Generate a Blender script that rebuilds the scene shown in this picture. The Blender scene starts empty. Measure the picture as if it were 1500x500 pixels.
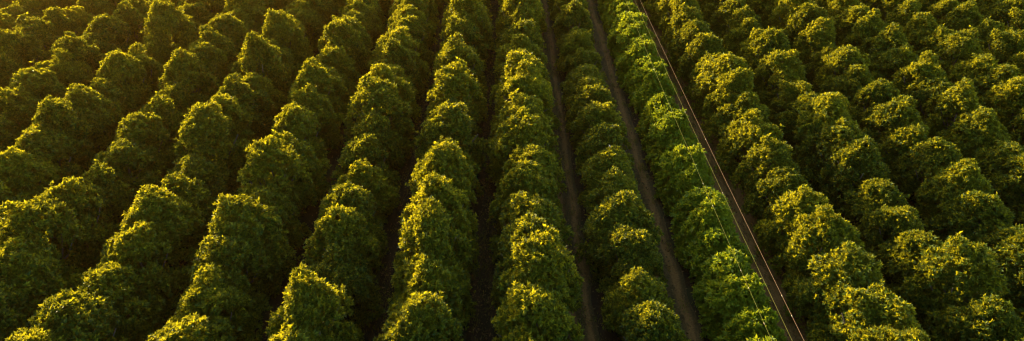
import bpy, math, random
import numpy as np
from mathutils import Vector, Matrix, Euler
from bpy_extras.object_utils import world_to_camera_view

R = math.radians
scene = bpy.context.scene
COL = scene.collection

# ------------------------------------------------------------------ camera, light, exposure
CAM_H, PITCH = 29.4, 33.4
cam_data = bpy.data.cameras.new('camera')
cam_data.sensor_width = 36.0
cam_data.lens = 24.0
cam_data.clip_start = 0.5
cam_data.clip_end = 6000.0
cam = bpy.data.objects.new('camera', cam_data)
COL.objects.link(cam)
cam.location = (0, 0, CAM_H)
cam.rotation_euler = (R(90 - PITCH), 0, R(-0.57))
scene.camera = cam
scene.render.resolution_x, scene.render.resolution_y = 1024, 341

SUN_AZ, SUN_EL = -34.0, 8.0          # azimuth from +Y (ahead), negative = towards the left
world = bpy.data.worlds.new('World')
scene.world = world
world.use_nodes = True
wn = world.node_tree.nodes
wl = world.node_tree.links
sky = wn.new('ShaderNodeTexSky')
sky.sky_type = 'NISHITA'
sky.sun_disc = False
sky.sun_elevation = R(SUN_EL)
sky.sun_rotation = R(SUN_AZ)
sky.air_density = 1.0
sky.dust_density = 1.3
sky.ozone_density = 0.6
wn['Background'].inputs['Strength'].default_value = 0.15
wl.new(sky.outputs['Color'], wn['Background'].inputs['Color'])

sun_data = bpy.data.lights.new('sun', 'SUN')
sun_data.energy = 4.0
sun_data.angle = R(0.6)
sun_data.color = (1.0, 0.80, 0.42)
sun = bpy.data.objects.new('sun', sun_data)
COL.objects.link(sun)
sd = Vector((math.sin(R(SUN_AZ)) * math.cos(R(SUN_EL)), math.cos(R(SUN_AZ)) * math.cos(R(SUN_EL)), math.sin(R(SUN_EL))))
sun.rotation_euler = sd.to_track_quat('Z', 'Y').to_euler()
sun.location = sd * 200

scene.view_settings.view_transform = 'Standard'
scene.view_settings.look = 'None'
scene.view_settings.gamma = 1.0
scene.view_settings.use_curve_mapping = False
scene.view_settings.exposure = 1.8
scene.render.engine = 'CYCLES'
cy = scene.cycles
cy.max_bounces = 8
cy.diffuse_bounces = 4
cy.transmission_bounces = 6
cy.volume_bounces = 1
cy.sample_clamp_indirect = 4.0
cy.sample_clamp_direct = 8.0
cy.use_denoising = True
cy.filter_width = 1.1
cy.denoiser = 'OPENIMAGEDENOISE'
cy.denoising_input_passes = 'RGB_ALBEDO_NORMAL'
cy.denoising_prefilter = 'ACCURATE'

# ------------------------------------------------------------------ helpers
def link(o, parent=None):
    COL.objects.link(o)
    if parent is not None:
        o.parent = parent
    return o

def tag(o, label=None, cat=None, group=None, kind=None):
    if label: o['label'] = label
    if cat: o['category'] = cat
    if group: o['group'] = group
    if kind: o['kind'] = kind
    return o

def np_mesh(name, verts, faces, mat=None, smooth=False):
    """verts (n,3), faces (m,k) all with the same corner count"""
    verts = np.asarray(verts, dtype=np.float32)
    faces = np.asarray(faces, dtype=np.int32)
    m, k = faces.shape
    me = bpy.data.meshes.new(name)
    me.vertices.add(len(verts))
    me.vertices.foreach_set('co', verts.ravel())
    me.loops.add(m * k)
    me.loops.foreach_set('vertex_index', faces.ravel())
    me.polygons.add(m)
    me.polygons.foreach_set('loop_start', np.arange(0, m * k, k, dtype=np.int32))
    if smooth:
        me.polygons.foreach_set('use_smooth', np.ones(m, dtype=bool))
    me.update(calc_edges=True)
    me.validate()
    if mat: me.materials.append(mat)
    return me

def tube(points, radii, sides=8, cap=True):
    pts = [Vector(p) for p in points]
    V, F = [], []
    n = len(pts)
    for i, p in enumerate(pts):
        t = (pts[min(i + 1, n - 1)] - pts[max(i - 1, 0)]).normalized()
        a = t.cross(Vector((0.31, 0.93, 0.17))).normalized()
        b = t.cross(a).normalized()
        for s in range(sides):
            w = 2 * math.pi * s / sides
            V.append(tuple(p + (a * math.cos(w) + b * math.sin(w)) * radii[i]))
    for i in range(n - 1):
        for s in range(sides):
            s2 = (s + 1) % sides
            F.append((i * sides + s, i * sides + s2, (i + 1) * sides + s2, (i + 1) * sides + s))
    if cap:
        for i, flip in ((0, True), (n - 1, False)):
            c = len(V); V.append(tuple(pts[i]))
            for s in range(0, sides, 2):
                q = [i * sides + s, i * sides + (s + 1) % sides, i * sides + (s + 2) % sides, c]
                F.append(tuple(reversed(q)) if flip else tuple(q))
    return V, F

def join(parts):
    V, F = [], []
    for v, f in parts:
        o = len(V)
        V += list(v); F += [tuple(i + o for i in q) for q in f]
    return V, F

def box(cx, cy_, cz, sx, sy, sz, rot=None):
    V = []
    for z in (-.5, .5):
        for x, y in ((-.5, -.5), (.5, -.5), (.5, .5), (-.5, .5)):
            p = Vector((x * sx, y * sy, z * sz))
            if rot is not None: p = rot @ p
            V.append((cx + p.x, cy_ + p.y, cz + p.z))
    return V, [(3, 2, 1, 0), (4, 5, 6, 7), (0, 1, 5, 4), (1, 2, 6, 5), (2, 3, 7, 6), (3, 0, 4, 7)]

# ------------------------------------------------------------------ materials
def new_mat(name):
    m = bpy.data.materials.new(name)
    m.use_nodes = True
    return m, m.node_tree.nodes, m.node_tree.links

def leaf_material(name, dark, light, trans_dark, trans_light, trans_mix=0.45, rough=0.55, spec=0.25):
    m, n, l = new_mat(name)
    bsdf = n['Principled BSDF']; out = n['Material Output']
    geo = n.new('ShaderNodeNewGeometry')
    oi = n.new('ShaderNodeObjectInfo')
    add = n.new('ShaderNodeMath'); add.operation = 'MULTIPLY_ADD'
    l.new(oi.outputs['Random'], add.inputs[0]); add.inputs[1].default_value = 0.32
    pw = n.new('ShaderNodeMath'); pw.operation = 'POWER'
    l.new(geo.outputs['Random Per Island'], pw.inputs[0]); pw.inputs[1].default_value = 1.5
    sc = n.new('ShaderNodeMath'); sc.operation = 'MULTIPLY'
    l.new(pw.outputs[0], sc.inputs[0]); sc.inputs[1].default_value = 0.8
    l.new(sc.outputs[0], add.inputs[2])
    mixc = n.new('ShaderNodeMix'); mixc.data_type = 'RGBA'
    mixc.inputs['A'].default_value = (*dark, 1); mixc.inputs['B'].default_value = (*light, 1)
    l.new(add.outputs[0], mixc.inputs['Factor'])
    mixt = n.new('ShaderNodeMix'); mixt.data_type = 'RGBA'
    mixt.inputs['A'].default_value = (*trans_dark, 1); mixt.inputs['B'].default_value = (*trans_light, 1)
    l.new(add.outputs[0], mixt.inputs['Factor'])
    l.new(mixc.outputs['Result'], bsdf.inputs['Base Color'])
    bsdf.inputs['Roughness'].default_value = rough
    bsdf.inputs['Specular IOR Level'].default_value = spec
    tr = n.new('ShaderNodeBsdfTranslucent')
    l.new(mixt.outputs['Result'], tr.inputs['Color'])
    mx = n.new('ShaderNodeMixShader'); mx.inputs[0].default_value = trans_mix
    l.new(bsdf.outputs[0], mx.inputs[1]); l.new(tr.outputs[0], mx.inputs[2])
    l.new(mx.outputs[0], out.inputs['Surface'])
    return m

M_LEAF = leaf_material('orchard_leaf', (0.021, 0.058, 0.005), (0.088, 0.158, 0.013),
                       (0.10, 0.12, 0.005), (0.74, 0.62, 0.012), 0.48)
M_LEAF_G = leaf_material('bright_leaf', (0.072, 0.138, 0.007), (0.20, 0.265, 0.014),
                         (0.17, 0.24, 0.006), (0.56, 0.53, 0.014), 0.46)

def bark_material():
    m, n, l = new_mat('bark')
    b = n['Principled BSDF']
    tc = n.new('ShaderNodeTexCoord'); mp = n.new('ShaderNodeMapping')
    mp.inputs['Scale'].default_value = (9, 9, 2)
    l.new(tc.outputs['Object'], mp.inputs[0])
    nz = n.new('ShaderNodeTexNoise'); nz.inputs['Scale'].default_value = 3; nz.inputs['Detail'].default_value = 6
    l.new(mp.outputs[0], nz.inputs['Vector'])
    cr = n.new('ShaderNodeValToRGB')
    cr.color_ramp.elements[0].color = (0.05, 0.035, 0.025, 1); cr.color_ramp.elements[1].color = (0.20, 0.15, 0.11, 1)
    l.new(nz.outputs['Fac'], cr.inputs[0]); l.new(cr.outputs[0], b.inputs['Base Color'])
    bp = n.new('ShaderNodeBump'); bp.inputs['Strength'].default_value = 0.6; bp.inputs['Distance'].default_value = 0.02
    l.new(nz.outputs['Fac'], bp.inputs['Height']); l.new(bp.outputs[0], b.inputs['Normal'])
    b.inputs['Roughness'].default_value = 0.9
    return m
M_BARK = bark_material()

def soil_material(name, c0, c1, c2, scale=1.0, green=None, gthr=0.55, verge=None):
    m, n, l = new_mat(name)
    b = n['Principled BSDF']
    tc = n.new('ShaderNodeTexCoord')
    big = n.new('ShaderNodeTexNoise'); big.inputs['Scale'].default_value = 0.35 * scale; big.inputs['Detail'].default_value = 8
    fine = n.new('ShaderNodeTexNoise'); fine.inputs['Scale'].default_value = 5.0 * scale; fine.inputs['Detail'].default_value = 10
    fine.inputs['Roughness'].default_value = 0.7
    l.new(tc.outputs['Object'], big.inputs['Vector']); l.new(tc.outputs['Object'], fine.inputs['Vector'])
    cr = n.new('ShaderNodeValToRGB'); e = cr.color_ramp.elements
    e[0].position = 0.3; e[0].color = (*c0, 1); e[1].position = 0.72; e[1].color = (*c2, 1)
    mid = e.new(0.5); mid.color = (*c1, 1)
    l.new(fine.outputs['Fac'], cr.inputs[0])
    src = cr.outputs[0]
    if green:
        rg = n.new('ShaderNodeMapRange'); rg.inputs['From Min'].default_value = gthr - 0.08; rg.inputs['From Max'].default_value = gthr + 0.1
        l.new(big.outputs['Fac'], rg.inputs['Value'])
        mx = n.new('ShaderNodeMix'); mx.data_type = 'RGBA'; mx.inputs['B'].default_value = (*green, 1)
        l.new(src, mx.inputs['A']); l.new(rg.outputs[0], mx.inputs['Factor'])
        src = mx.outputs['Result']
    if verge:      # worn wheel paths are bare, the rest carries litter and weeds
        av = n.new('ShaderNodeAttribute'); av.attribute_name = 'wheel_path'
        ad = n.new('ShaderNodeMath'); ad.operation = 'ADD'
        l.new(av.outputs['Fac'], ad.inputs[0]); l.new(fine.outputs['Fac'], ad.inputs[1])
        rv = n.new('ShaderNodeMapRange'); rv.inputs['From Min'].default_value = 0.45; rv.inputs['From Max'].default_value = 1.25
        l.new(ad.outputs[0], rv.inputs['Value'])
        mv = n.new('ShaderNodeMix'); mv.data_type = 'RGBA'; mv.inputs['A'].default_value = (*verge, 1)
        l.new(rv.outputs[0], mv.inputs['Factor']); l.new(src, mv.inputs['B'])
        src = mv.outputs['Result']
    l.new(src, b.inputs['Base Color'])
    b.inputs['Roughness'].default_value = 0.95
    b.inputs['Specular IOR Level'].default_value = 0.15
    bp = n.new('ShaderNodeBump'); bp.inputs['Strength'].default_value = 0.8; bp.inputs['Distance'].default_value = 0.05
    l.new(fine.outputs['Fac'], bp.inputs['Height']); l.new(bp.outputs[0], b.inputs['Normal'])
    return m
M_GROUND = soil_material('orchard_floor', (0.022, 0.016, 0.008), (0.036, 0.026, 0.012), (0.058, 0.042, 0.018), 1.0, (0.040, 0.048, 0.015), 0.55)
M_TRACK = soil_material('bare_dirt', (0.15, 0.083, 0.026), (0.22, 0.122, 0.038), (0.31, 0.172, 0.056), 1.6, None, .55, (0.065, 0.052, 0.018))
M_TRACK_D = soil_material('shade_toned_litter_dirt', (0.026, 0.018, 0.009), (0.040, 0.028, 0.013), (0.065, 0.045, 0.020), 1.6, (0.028, 0.032, 0.010), 0.60, (0.022, 0.020, 0.008))  # littered, weedy dirt with the aisles' shade put into its darker colour
M_MEADOW = soil_material('meadow_grass', (0.045, 0.075, 0.018), (0.065, 0.105, 0.025), (0.095, 0.140, 0.035), 0.8)
M_GRASS = leaf_material('grass_blade', (0.10, 0.12, 0.02), (0.20, 0.19, 0.04), (0.16, 0.19, 0.015), (0.32, 0.30, 0.03), 0.4, 0.7, 0.1)

def plain(name, col, rough=0.5, metal=0.0, noise=0.15, spec=0.5):
    m, n, l = new_mat(name)
    b = n['Principled BSDF']
    nz = n.new('ShaderNodeTexNoise'); nz.inputs['Scale'].default_value = 14; nz.inputs['Detail'].default_value = 4
    tc = n.new('ShaderNodeTexCoord'); l.new(tc.outputs['Object'], nz.inputs['Vector'])
    mx = n.new('ShaderNodeMix'); mx.data_type = 'RGBA'
    mx.inputs['A'].default_value = (*[c * (1 - noise) for c in col], 1); mx.inputs['B'].default_value = (*[min(1, c * (1 + noise)) for c in col], 1)
    l.new(nz.outputs['Fac'], mx.inputs['Factor']); l.new(mx.outputs['Result'], b.inputs['Base Color'])
    b.inputs['Roughness'].default_value = rough; b.inputs['Metallic'].default_value = metal
    b.inputs['Specular IOR Level'].default_value = spec
    return m
M_WIRE_A = plain('weathered_copper_wire', (0.20, 0.125, 0.072), 0.9, 0.0, 0.3, 0.05)
M_WIRE_B = plain('yellow_sheathed_wire', (0.17, 0.16, 0.036), 0.9, 0.0, 0.3, 0.05)
M_MARK = plain('pale_marker', (0.25, 0.19, 0.10), 0.4)
M_WHITE = plain('white_paint', (0.8, 0.78, 0.74), 0.4)
M_WOOD = plain('pole_wood', (0.16, 0.11, 0.075), 0.85, 0.0, 0.35)
M_CER = plain('brown_ceramic', (0.10, 0.045, 0.025), 0.25)
M_STEEL = plain('galvanised_steel', (0.45, 0.44, 0.42), 0.45, 0.8)

# ------------------------------------------------------------------ ground
ROW0, SP = 7.2, 5.7                      # centre of the first row left of the bright green row; row spacing
GREEN_X = ROW0 + SP
AISLES = [ROW0 - SP / 2 + SP * k for k in range(-12, 13)]

G = 1500.0
xs = np.linspace(-G, G, 61)
gv = np.array([(x, y, 0.0) for y in xs for x in xs])
gf = np.array([(j * 61 + i, j * 61 + i + 1, (j + 1) * 61 + i + 1, (j + 1) * 61 + i) for j in range(60) for i in range(60)])
tag(link(bpy.data.objects.new('ground', np_mesh('ground', gv, gf, M_GROUND))), 'dark leaf-littered orchard floor under the tree rows', kind='structure')

rng = np.random.default_rng(11)
def track(name, cx, width, y0, y1, mat, label, rut=0.05, base=0.004, worn=.2):
    nx, ny = 21, 260
    u = np.linspace(-1, 1, nx); ys = np.linspace(y0, y1, ny)
    wob = np.cumsum(rng.normal(0, .03, ny)); wob -= np.linspace(wob[0], wob[-1], ny); wob = np.clip(wob * .4, -.08, .08)
    wl_ = width * .5 * (1 + .10 * np.interp(ys, np.linspace(y0, y1, 60), rng.normal(0, 1, 60)))
    wr_ = width * .5 * (1 + .10 * np.interp(ys, np.linspace(y0, y1, 60), rng.normal(0, 1, 60)))
    V = np.zeros((ny, nx, 3))
    for j in range(ny):
        w = np.where(u < 0, wl_[j], wr_[j])
        V[j, :, 0] = cx + wob[j] + u * w
        V[j, :, 1] = ys[j]
        d = np.abs(np.abs(u) - .5)
        z = base + .05 * (1 - u ** 2) - rut * np.exp(-(d / .16) ** 2) * (1 - u ** 2) + rng.normal(0, .006, nx) * (1 - u ** 2)
        V[j, :, 2] = np.maximum(z, base)
    F = [(j * nx + i, j * nx + i + 1, (j + 1) * nx + i + 1, (j + 1) * nx + i) for j in range(ny - 1) for i in range(nx - 1)]
    me = np_mesh(name, V.reshape(-1, 3), np.array(F), mat, True)
    at = me.attributes.new('wheel_path', 'FLOAT', 'POINT')
    wp = np.exp(-(np.abs(np.abs(u) - .5) / worn) ** 2)[None, :] * np.ones((ny, 1)) + rng.normal(0, .08, (ny, nx))
    at.data.foreach_set('value', wp.astype(np.float32).ravel())
    return tag(link(bpy.data.objects.new(name, me)), label, kind='structure')

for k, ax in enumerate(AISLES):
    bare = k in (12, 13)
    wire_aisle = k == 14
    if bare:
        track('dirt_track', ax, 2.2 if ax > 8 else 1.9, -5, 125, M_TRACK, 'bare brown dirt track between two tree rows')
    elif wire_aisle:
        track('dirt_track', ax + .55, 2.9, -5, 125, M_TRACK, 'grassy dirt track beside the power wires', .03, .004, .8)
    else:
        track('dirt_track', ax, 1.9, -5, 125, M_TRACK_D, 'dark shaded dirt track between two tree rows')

# the green field past the far corner of the orchard
def slab_sheet(name, x0, x1, y0, y1, z, mat, label):
    nx, ny = 30, 20
    V = []
    for j in range(ny):
        for i in range(nx):
            jx = rng.normal(0, .25) if 0 < i < nx - 1 else rng.normal(0, .5)
            jy = rng.normal(0, .25)
            V.append((x0 + (x1 - x0) * i / (nx - 1) + jx, y0 + (y1 - y0) * j / (ny - 1) + jy, z))
    F = [(j * nx + i, j * nx + i + 1, (j + 1) * nx + i + 1, (j + 1) * nx + i) for j in range(ny - 1) for i in range(nx - 1)]
    return tag(link(bpy.data.objects.new(name, np_mesh(name, V, F, mat))), label, kind='structure')
slab_sheet('meadow', 61.5, 130, 74, 130, 0.012, M_MEADOW, 'green meadow past the far right corner of the orchard')

# ------------------------------------------------------------------ trees
def rot_to(dirs):
    """for unit vectors (n,3): two perpendicular unit vectors each"""
    a = np.cross(dirs, np.array([0.37, 0.21, 0.9])); a /= np.linalg.norm(a, axis=1, keepdims=True) + 1e-9
    b = np.cross(dirs, a)
    return a, b

def crown_sprigs(rs, h, rad, nlobes, dens=23, top=.42):
    """sprig positions and outward directions: a beehive-shaped crown of many lobes, leafy down to the ground, with upright shoots"""
    R0 = rad * .70
    hb = h * .90
    ph = rs.uniform(0, 6.28, 3)
    def prof(t):
        t = np.clip(t, 0, 1)
        return np.where(t < top, .84 + .16 * np.sin(np.clip(t / top, 0, 1) * math.pi * .6),
                        .98 * np.sqrt(np.clip(1 - ((t - top) / (1 - top)) ** 2, 0, 1)) ** 1.3)
    def rbody(z, a):
        return R0 * prof(z / hb) * (1 + .10 * np.sin(2 * a + ph[0]) + .07 * np.sin(3 * a + ph[1]))
    C, LR = [], []
    for i in range(nlobes):
        t = rs.uniform(.07, 1.0) if rs.random() < .72 else 1 - abs(rs.normal(0, .13))
        a = rs.uniform(0, 2 * math.pi)
        r = rbody(t * hb, a) * rs.uniform(.86, 1.06)
        C.append((r * math.cos(a), r * math.sin(a), t * hb * rs.uniform(.97, 1.03)))
        LR.append(rs.uniform(.30, .66) * (1.0 if t < .8 else .85))
    for i in range(rs.integers(3, 7)):               # leaders that break the outline
        a = rs.uniform(0, 2 * math.pi); q = rs.uniform(0, .5) * R0
        C.append((q * math.cos(a), q * math.sin(a), h * rs.uniform(.82, 1.0))); LR.append(rs.uniform(.26, .52))
    C = np.array(C); LR = np.array(LR)
    P, D = [], []
    for i in range(len(C)):
        c, lr = C[i], LR[i]
        n = int(dens * lr * lr * 12.57)
        d = rs.normal(size=(n, 3)); d /= np.linalg.norm(d, axis=1, keepdims=True)
        d[:, 2] = np.where(d[:, 2] < -.35, -d[:, 2], d[:, 2])
        r = lr * (1 + rs.normal(0, .13, n)) * np.where(rs.random(n) < .18, rs.uniform(.5, .85, n), 1.0)
        r *= np.where(rs.random(n) < .05, rs.uniform(1.15, 1.45, n), 1.0)
        p = c + d * r[:, None]
        ang = np.arctan2(p[:, 1], p[:, 0]); rr = np.hypot(p[:, 0], p[:, 1])
        keep = (rr > .74 * rbody(p[:, 2], ang)) & (p[:, 2] > .15)
        dist = np.linalg.norm(p[:, None, :] - C[None], axis=2)
        dist[:, i] = 9
        keep &= (dist > LR[None] * .70).all(1)
        P.append(p[keep]); D.append(d[keep])
    # inner fill so that no crown is hollow
    n = 420
    z = rs.uniform(.3, hb * .95, n); a = rs.uniform(0, 6.283, n); r = rbody(z, a) * rs.uniform(.55, .85, n)
    P.append(np.stack([r * np.cos(a), r * np.sin(a), z], 1)); D.append(np.stack([np.cos(a), np.sin(a), np.full(n, .2)], 1))
    # upright shoots on the upper crown
    for i in range(26):
        j = rs.integers(0, len(C))
        if C[j][2] < h * .55: continue
        d = rs.normal(0, .35, 3); d[2] = 1; d /= np.linalg.norm(d)
        for q in range(3):
            P.append((C[j] + d * (LR[j] + .02 + q * .13))[None]); D.append(d[None])
    P = np.concatenate(P); D = np.concatenate(D)
    D = D + np.array([0, 0, .45]) + rs.normal(0, .3, D.shape)
    D /= np.linalg.norm(D, axis=1, keepdims=True)
    return P, D

def leaves_from_sprigs(rs, P, D, per=10, ll=.195, lw=.088, spread=1.15):
    n = len(P)
    a, b = rot_to(D)
    V, F = [], []
    m = n * per
    Pi = np.repeat(P, per, 0); Di = np.repeat(D, per, 0); ai = np.repeat(a, per, 0); bi = np.repeat(b, per, 0)
    w = np.tile(np.arange(per) * 2.4, n) + np.repeat(rs.uniform(0, 6.28, n), per) + rs.normal(0, .25, m)
    t = rs.uniform(.35, 1.0, m)
    s = spread * (1.15 - .75 * t)
    dirn = Di * (.35 + .65 * t)[:, None] + (ai * np.cos(w)[:, None] + bi * np.sin(w)[:, None]) * s[:, None]
    dirn /= np.linalg.norm(dirn, axis=1, keepdims=True)
    base = Pi + Di * (t * .10)[:, None] + rs.normal(0, .02, (m, 3))
    side = np.cross(dirn, Di + rs.normal(0, .35, (m, 3))); side /= np.linalg.norm(side, axis=1, keepdims=True) + 1e-9
    up = np.cross(side, dirn)
    sz_ = np.repeat(rs.uniform(.7, 1.35, n), per) * rs.uniform(.7, 1.25, m)
    L = ll * sz_[:, None]; W = lw * (sz_ * rs.uniform(.8, 1.2, m))[:, None]
    v0 = base
    v1 = base + dirn * L * .48 + side * W * .5 + up * W * .22
    v2 = base + dirn * L - up * L * .12
    v3 = base + dirn * L * .48 - side * W * .5 + up * W * .22
    V = np.stack([v0, v1, v2, v3], 1).reshape(-1, 3)
    i = np.arange(m) * 4
    F = np.concatenate([np.stack([i, i + 1, i + 2], 1), np.stack([i, i + 2, i + 3], 1)], 0)
    order = np.argsort(np.concatenate([np.arange(m) * 2, np.arange(m) * 2 + 1]))
    return V, F[order]

def trunk_mesh(rs, h, rad, name):
    parts = []
    th = h * .34
    lean = rs.normal(0, .08, 2)
    parts.append(tube([(0, 0, -.05), (lean[0] * .3, lean[1] * .3, th * .3), (lean[0], lean[1], th)], [.19, .14, .115], 9))
    for i in range(6):
        a = i * 1.05 + rs.uniform(-.3, .3); q = rad * rs.uniform(.45, .75)
        z1 = h * rs.uniform(.5, .82)
        p0 = Vector((lean[0], lean[1], th * rs.uniform(.7, .98)))
        p2 = Vector((q * math.cos(a), q * math.sin(a), z1))
        p1 = p0.lerp(p2, .5) + Vector((0, 0, -.12 * h * .5))
        parts.append(tube([p0, p1, p2], [.085, .055, .02], 6))
    parts.append(tube([(lean[0], lean[1], th - .05), (0.1, -.05, h * .6), (0, 0, h * .86)], [.11, .07, .02], 6))
    V, F = join(parts)
    return np_mesh(name, V, F, M_BARK, True)

VARIANTS, G_VARIANTS, LOD = [], [], []
for s in range(12):
    rs = np.random.default_rng(100 + s)
    h = [5.3, 4.8, 5.7, 5.1, 4.5, 5.9, 5.2, 5.5, 4.7, 5.6, 5.0, 5.8][s]
    rad = 2.55 + .15 * rs.uniform(-1, 1)
    P, D = crown_sprigs(rs, h, rad, 58)
    V, F = leaves_from_sprigs(rs, P, D)
    VARIANTS.append((np_mesh('crown', V, F, M_LEAF), trunk_mesh(rs, h, rad, 'trunk'), h, rad))
    k = rs.random(len(P)) < .3
    LOD.append(leaves_from_sprigs(rs, P[k], D[k], 6, .46, .2))
for s in range(5):
    rs = np.random.default_rng(300 + s)
    h = 3.5 + .3 * rs.uniform(-1, 1); rad = 1.75
    P, D = crown_sprigs(rs, h, rad, 55, 19, .4)
    V, F = leaves_from_sprigs(rs, P, D, 10, .235, .115)
    G_VARIANTS.append((np_mesh('crown', V, F, M_LEAF_G), trunk_mesh(rs, h, rad, 'trunk'), h, rad))

bpy.context.view_layer.update()
def in_frame(x, y, h, rad):
    best = False
    for dz in (.3, h * .5, h * .8, h):
        r = rad * (1.0 if dz < h * .85 else .4)
        for ox, oy in ((0, 0), (r, 0), (-r, 0), (0, r), (0, -r)):
            c = world_to_camera_view(scene, cam, Vector((x + ox, y + oy, dz)))
            if c.z > 0 and -.002 < c.x < 1.002 and -.002 < c.y < 1.002:
                return True
    return False

ORD = ['zeroth', 'first', 'second', 'third', 'fourth', 'fifth', 'sixth', 'seventh', 'eighth', 'ninth', 'tenth', 'eleventh', 'twelfth',
       'thirteenth', 'fourteenth', 'fifteenth', 'sixteenth', 'seventeenth', 'eighteenth', 'nineteenth', 'twentieth', 'twenty-first',
       'twenty-second', 'twenty-third', 'twenty-fourth', 'twenty-fifth', 'twenty-sixth', 'twenty-seventh', 'twenty-eighth', 'twenty-ninth', 'thirtieth', 'thirty-first', 'thirty-second', 'thirty-third', 'thirty-fourth', 'thirty-fifth', 'thirty-sixth']
rnd = random.Random(5)
margin = []
n_trees = 0
for k in range(-16, 17):
    rx = ROW0 + SP * k
    green = (k == 1)
    step = 2.3 if green else 3.1
    y = 4 + rnd.uniform(0, step)
    idx = 0
    while y < 114:
        tx = rx + rnd.uniform(-.15, .15); ty = y + rnd.uniform(-.4, .4)
        y += step * rnd.uniform(.93, 1.07)
        s = max(.85, min(1.13, rnd.gauss(1.0, .05))) * (.87 if k == 0 else .95 if k > 1 else 1.0)
        sx = s * rnd.uniform(.95, 1.05); sz = s * rnd.uniform(.92, 1.11)
        if k == 0: sz *= .9
        vi = rnd.randrange(5 if green else 12)
        rz = rnd.choice((0, math.pi)) + rnd.uniform(-.22, .22)
        sy = sx * rnd.uniform(1.04, 1.26)     # crowns grow into each other along the row
        if tx > 59 and ty > 72:      # the orchard ends at the meadow
            continue
        crown, trunk, h, rad = (G_VARIANTS if green else VARIANTS)[vi]
        if not in_frame(tx, ty, h * sz, (rad + .3) * sx):
            lim = 14 + ty * .82
            if abs(tx) < lim + 22 and ty > 8:
                margin.append((tx, ty, rz, sx, sz, vi, green))
            continue
        idx += 1; n_trees += 1
        hh = h * sz
        adj = ('tall' if hh > 5.8 else 'low' if hh < 4.8 else 'broad' if rad * sx > 2.68 else 'slim' if rad * sx < 2.4 else 'rounded')
        if green:
            label = f'{ORD[idx]} bright green tree from the front in the row beneath the power wires'
        elif k <= 0:
            label = f'{adj} orchard tree, {ORD[idx]} from the front, {ORD[1 - k]} row left of the bright green row'
        else:
            label = f'{adj} orchard tree, {ORD[idx]} from the front, {ORD[k - 1]} row right of the power wires'
        e = bpy.data.objects.new('orchard_tree', None)
        e.empty_display_size = .5
        link(e)
        e.location = (tx, ty, 0); e.rotation_euler = (rnd.uniform(-.03, .03), rnd.uniform(-.03, .03), rz); e.scale = (sx * rnd.choice((-1, 1)), sy, sz)
        tag(e, label, 'tree', 'bright green trees beneath the power wires' if green else 'dark green orchard trees in parallel rows')
        link(bpy.data.objects.new('trunk', trunk), e)
        link(bpy.data.objects.new('crown', crown), e)
print('TREES in view', n_trees, 'margin', len(margin))

# the orchard beyond the picture's edges: one mass
MV, MF, off = [], [], 0
for tx, ty, rz, sx, sz, vi, green in margin:
    V, F = LOD[vi]
    c, s = math.cos(rz), math.sin(rz)
    W = np.empty_like(V)
    W[:, 0] = (V[:, 0] * c - V[:, 1] * s) * sx + tx
    W[:, 1] = (V[:, 0] * s + V[:, 1] * c) * sx * 1.15 + ty
    W[:, 2] = V[:, 2] * sz * (.8 if green else 1)
    MV.append(W); MF.append(F + off); off += len(V)
if MV:
    tag(link(bpy.data.objects.new('orchard_foliage', np_mesh('orchard_foliage', np.concatenate(MV), np.concatenate(MF), M_LEAF))),
        'mass of orchard trees continuing past the edges of the view', 'trees', kind='stuff')

# ------------------------------------------------------------------ grass along the tracks
def grass_field(name, pts, label, hgt=.16):
    rs = np.random.default_rng(77)
    n = len(pts)
    P = np.array(pts)
    a = rs.uniform(0, 6.283, n); lean = rs.uniform(.1, .7, n); H = hgt * rs.uniform(.4, 1.3, n); w = .018 * rs.uniform(.7, 1.4, n)
    dx, dy = np.cos(a), np.sin(a)
    v0 = P + np.stack([-dy * w, dx * w, np.zeros(n)], 1)
    v1 = P + np.stack([dy * w, -dx * w, np.zeros(n)], 1)
    v2 = P + np.stack([dx * lean * H, dy * lean * H, H], 1)
    V = np.stack([v0, v1, v2], 1).reshape(-1, 3)
    F = np.arange(3 * n).reshape(-1, 3)
    return tag(link(bpy.data.objects.new(name, np_mesh(name, V, F, M_GRASS))), label, 'grass', kind='stuff')
rs = np.random.default_rng(9)
pts = []
for ax, dens, half, offs in ((15.75, 330, .35, .6), (15.75, 300, .3, -.8), (10.05, 300, .8, 0), (4.35, 300, .7, 0), (-1.35, 500, .7, 0), (-7.05, 400, .7, 0)):
    n = int(dens * 24)
    cy_ = rs.uniform(18, 100, max(8, n // 40)); cxo = rs.normal(0, half, len(cy_))
    j = rs.integers(0, len(cy_), n)
    x = ax + offs + cxo[j] + rs.normal(0, .16, n); yy = cy_[j] + rs.normal(0, .3, n)
    pts += [(x[i], yy[i], .02) for i in range(n)]
grass_field('grass', pts, 'sparse grass tufts growing along the tracks between rows')

# fallen leaves
n = 26000
lx = rs.choice(np.array(AISLES[8:17]), n) + rs.normal(0, .75, n); ly = rs.uniform(16, 100, n)
P = np.stack([lx, ly, np.full(n, .075)], 1)
D = np.tile([0, 0, 1.0], (n, 1)) + rs.normal(0, .15, (n, 3)); D /= np.linalg.norm(D, axis=1, keepdims=True)
V, F = leaves_from_sprigs(rs, P, D, 1, .16, .08, 3.0)
M_DRY = leaf_material('dry_leaf', (0.055, 0.036, 0.014), (0.24, 0.17, 0.06), (0.05, 0.03, 0.01), (0.10, 0.07, 0.02), 0.1, 0.8, 0.1)
tag(link(bpy.data.objects.new('leaf_litter', np_mesh('leaf_litter', V, F, M_DRY))), 'dry fallen leaves scattered along the tracks', 'leaves', kind='stuff')

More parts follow.
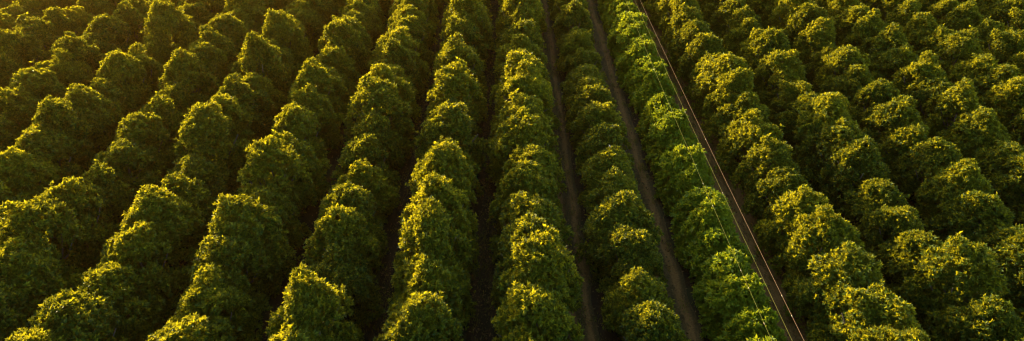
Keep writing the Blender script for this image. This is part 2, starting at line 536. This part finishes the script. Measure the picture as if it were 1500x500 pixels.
# ------------------------------------------------------------------ power wires
WY, WZ = 38.0, 6.2
def wire_z(y): return WZ + .00035 * (y - WY) ** 2
YP = (WY - 55, WY + 55)
def bead_mesh(r):
    V, F = tube([(0, -.075, 0), (0, -.05, 0), (0, .05, 0), (0, .075, 0)], [r * .4, r, r, r * .4], 8)
    return np_mesh('wire_marker', V, F, M_MARK, True)
def y_at(py):
    """distance ahead of the camera at which a wire shows at height py in the 1500 x 500 photograph"""
    return (CAM_H - WZ - .05) / math.tan(R(PITCH) + math.atan((py - 250) / 1000))
wires = ((11.80, .009, M_WIRE_B, 'yellowish wire strung over the crowns of the bright green row', (270, 303, 399, 425, 478)),
         (12.71, .009, M_WIRE_B, 'yellowish wire between the two others, over the edge of the track', (284, 165)),
         (13.24, .012, M_WIRE_A, 'pale copper wire farthest from the bright green row', (437, 467, 205)))
for x, r, mat, label, beads in wires:
    ys = np.linspace(YP[0], YP[1], 60)
    V, F = tube([(x, y, wire_z(y)) for y in ys], [r] * 60, 6)
    w = link(bpy.data.objects.new('power_wire', np_mesh('power_wire', V, F, mat, True)))
    tag(w, label, 'wire', 'power wires')
    bm_ = bead_mesh(.022)
    for py in beads:
        b = link(bpy.data.objects.new('wire_marker', bm_), w)
        yy = y_at(py); b.location = (x, yy, wire_z(yy))
# the poles that carry them stand outside the picture
for yp, where in ((YP[0], 'nearer'), (YP[1], 'farther')):
    zt = wire_z(yp)
    e = link(bpy.data.objects.new('power_pole', None)); e.location = (12.55, yp, 0)
    tag(e, f'wooden power pole with crossarm at the {where} end of the wires', 'pole', 'power poles')
    V, F = tube([(0, 0, -.3), (0, 0, 3), (0, 0, zt + .3)], [.16, .14, .11], 12)
    link(bpy.data.objects.new('pole', np_mesh('pole', V, F, M_WOOD, True)), e)
    V, F = box(0, .16, zt - .22, 2.2, .1, .12)
    link(bpy.data.objects.new('crossarm', np_mesh('crossarm', V, F, M_WOOD)), e)
    for x, *_ in wires:
        V, F = tube([(x - 12.55, .16, zt - .17), (x - 12.55, .16, zt - .12), (x - 12.55, .16, zt - .06), (x - 12.55, .16, zt - .012)], [.03, .055, .03, .045], 10)
        link(bpy.data.objects.new('insulator', np_mesh('insulator', V, F, M_CER, True)), e)

# ------------------------------------------------------------------ the small white-tipped stake among the crowns
sx_, sy_ = 7.15, 40.4
e = link(bpy.data.objects.new('marker_stake', None)); e.location = (sx_, sy_, 0)
tag(e, 'thin pale stake with a slanted white vane above the dark crowns', 'stake')
V, F = tube([(0, 0, -.2), (0, 0, 3), (0, 0, 4.75)], [.022, .02, .016], 8)
link(bpy.data.objects.new('post', np_mesh('post', V, F, M_MARK, True)), e)
rot = Euler((0, R(52), 0)).to_matrix()
V, F = box(.09, 0, 4.69, .34, .05, .03, rot)
link(bpy.data.objects.new('vane', np_mesh('vane', V, F, M_WHITE)), e)

# ------------------------------------------------------------------ evening haze
V, F = box(0, 0, 15.5, 2 * G + 40, 2 * G + 40, 33.0)
hm, hn, hl = new_mat('haze_air')
hn.remove(hn['Principled BSDF'])
pv = hn.new('ShaderNodeVolumePrincipled')
pv.inputs['Color'].default_value = (0.52, 0.28, 0.065, 1)
pv.inputs['Density'].default_value = 0.00016
pv.inputs['Anisotropy'].default_value = 0.7
hl.new(pv.outputs[0], hn['Material Output'].inputs['Volume'])
tag(link(bpy.data.objects.new('haze', np_mesh('haze', V, F, hm))), 'warm evening haze over the orchard', kind='stuff')
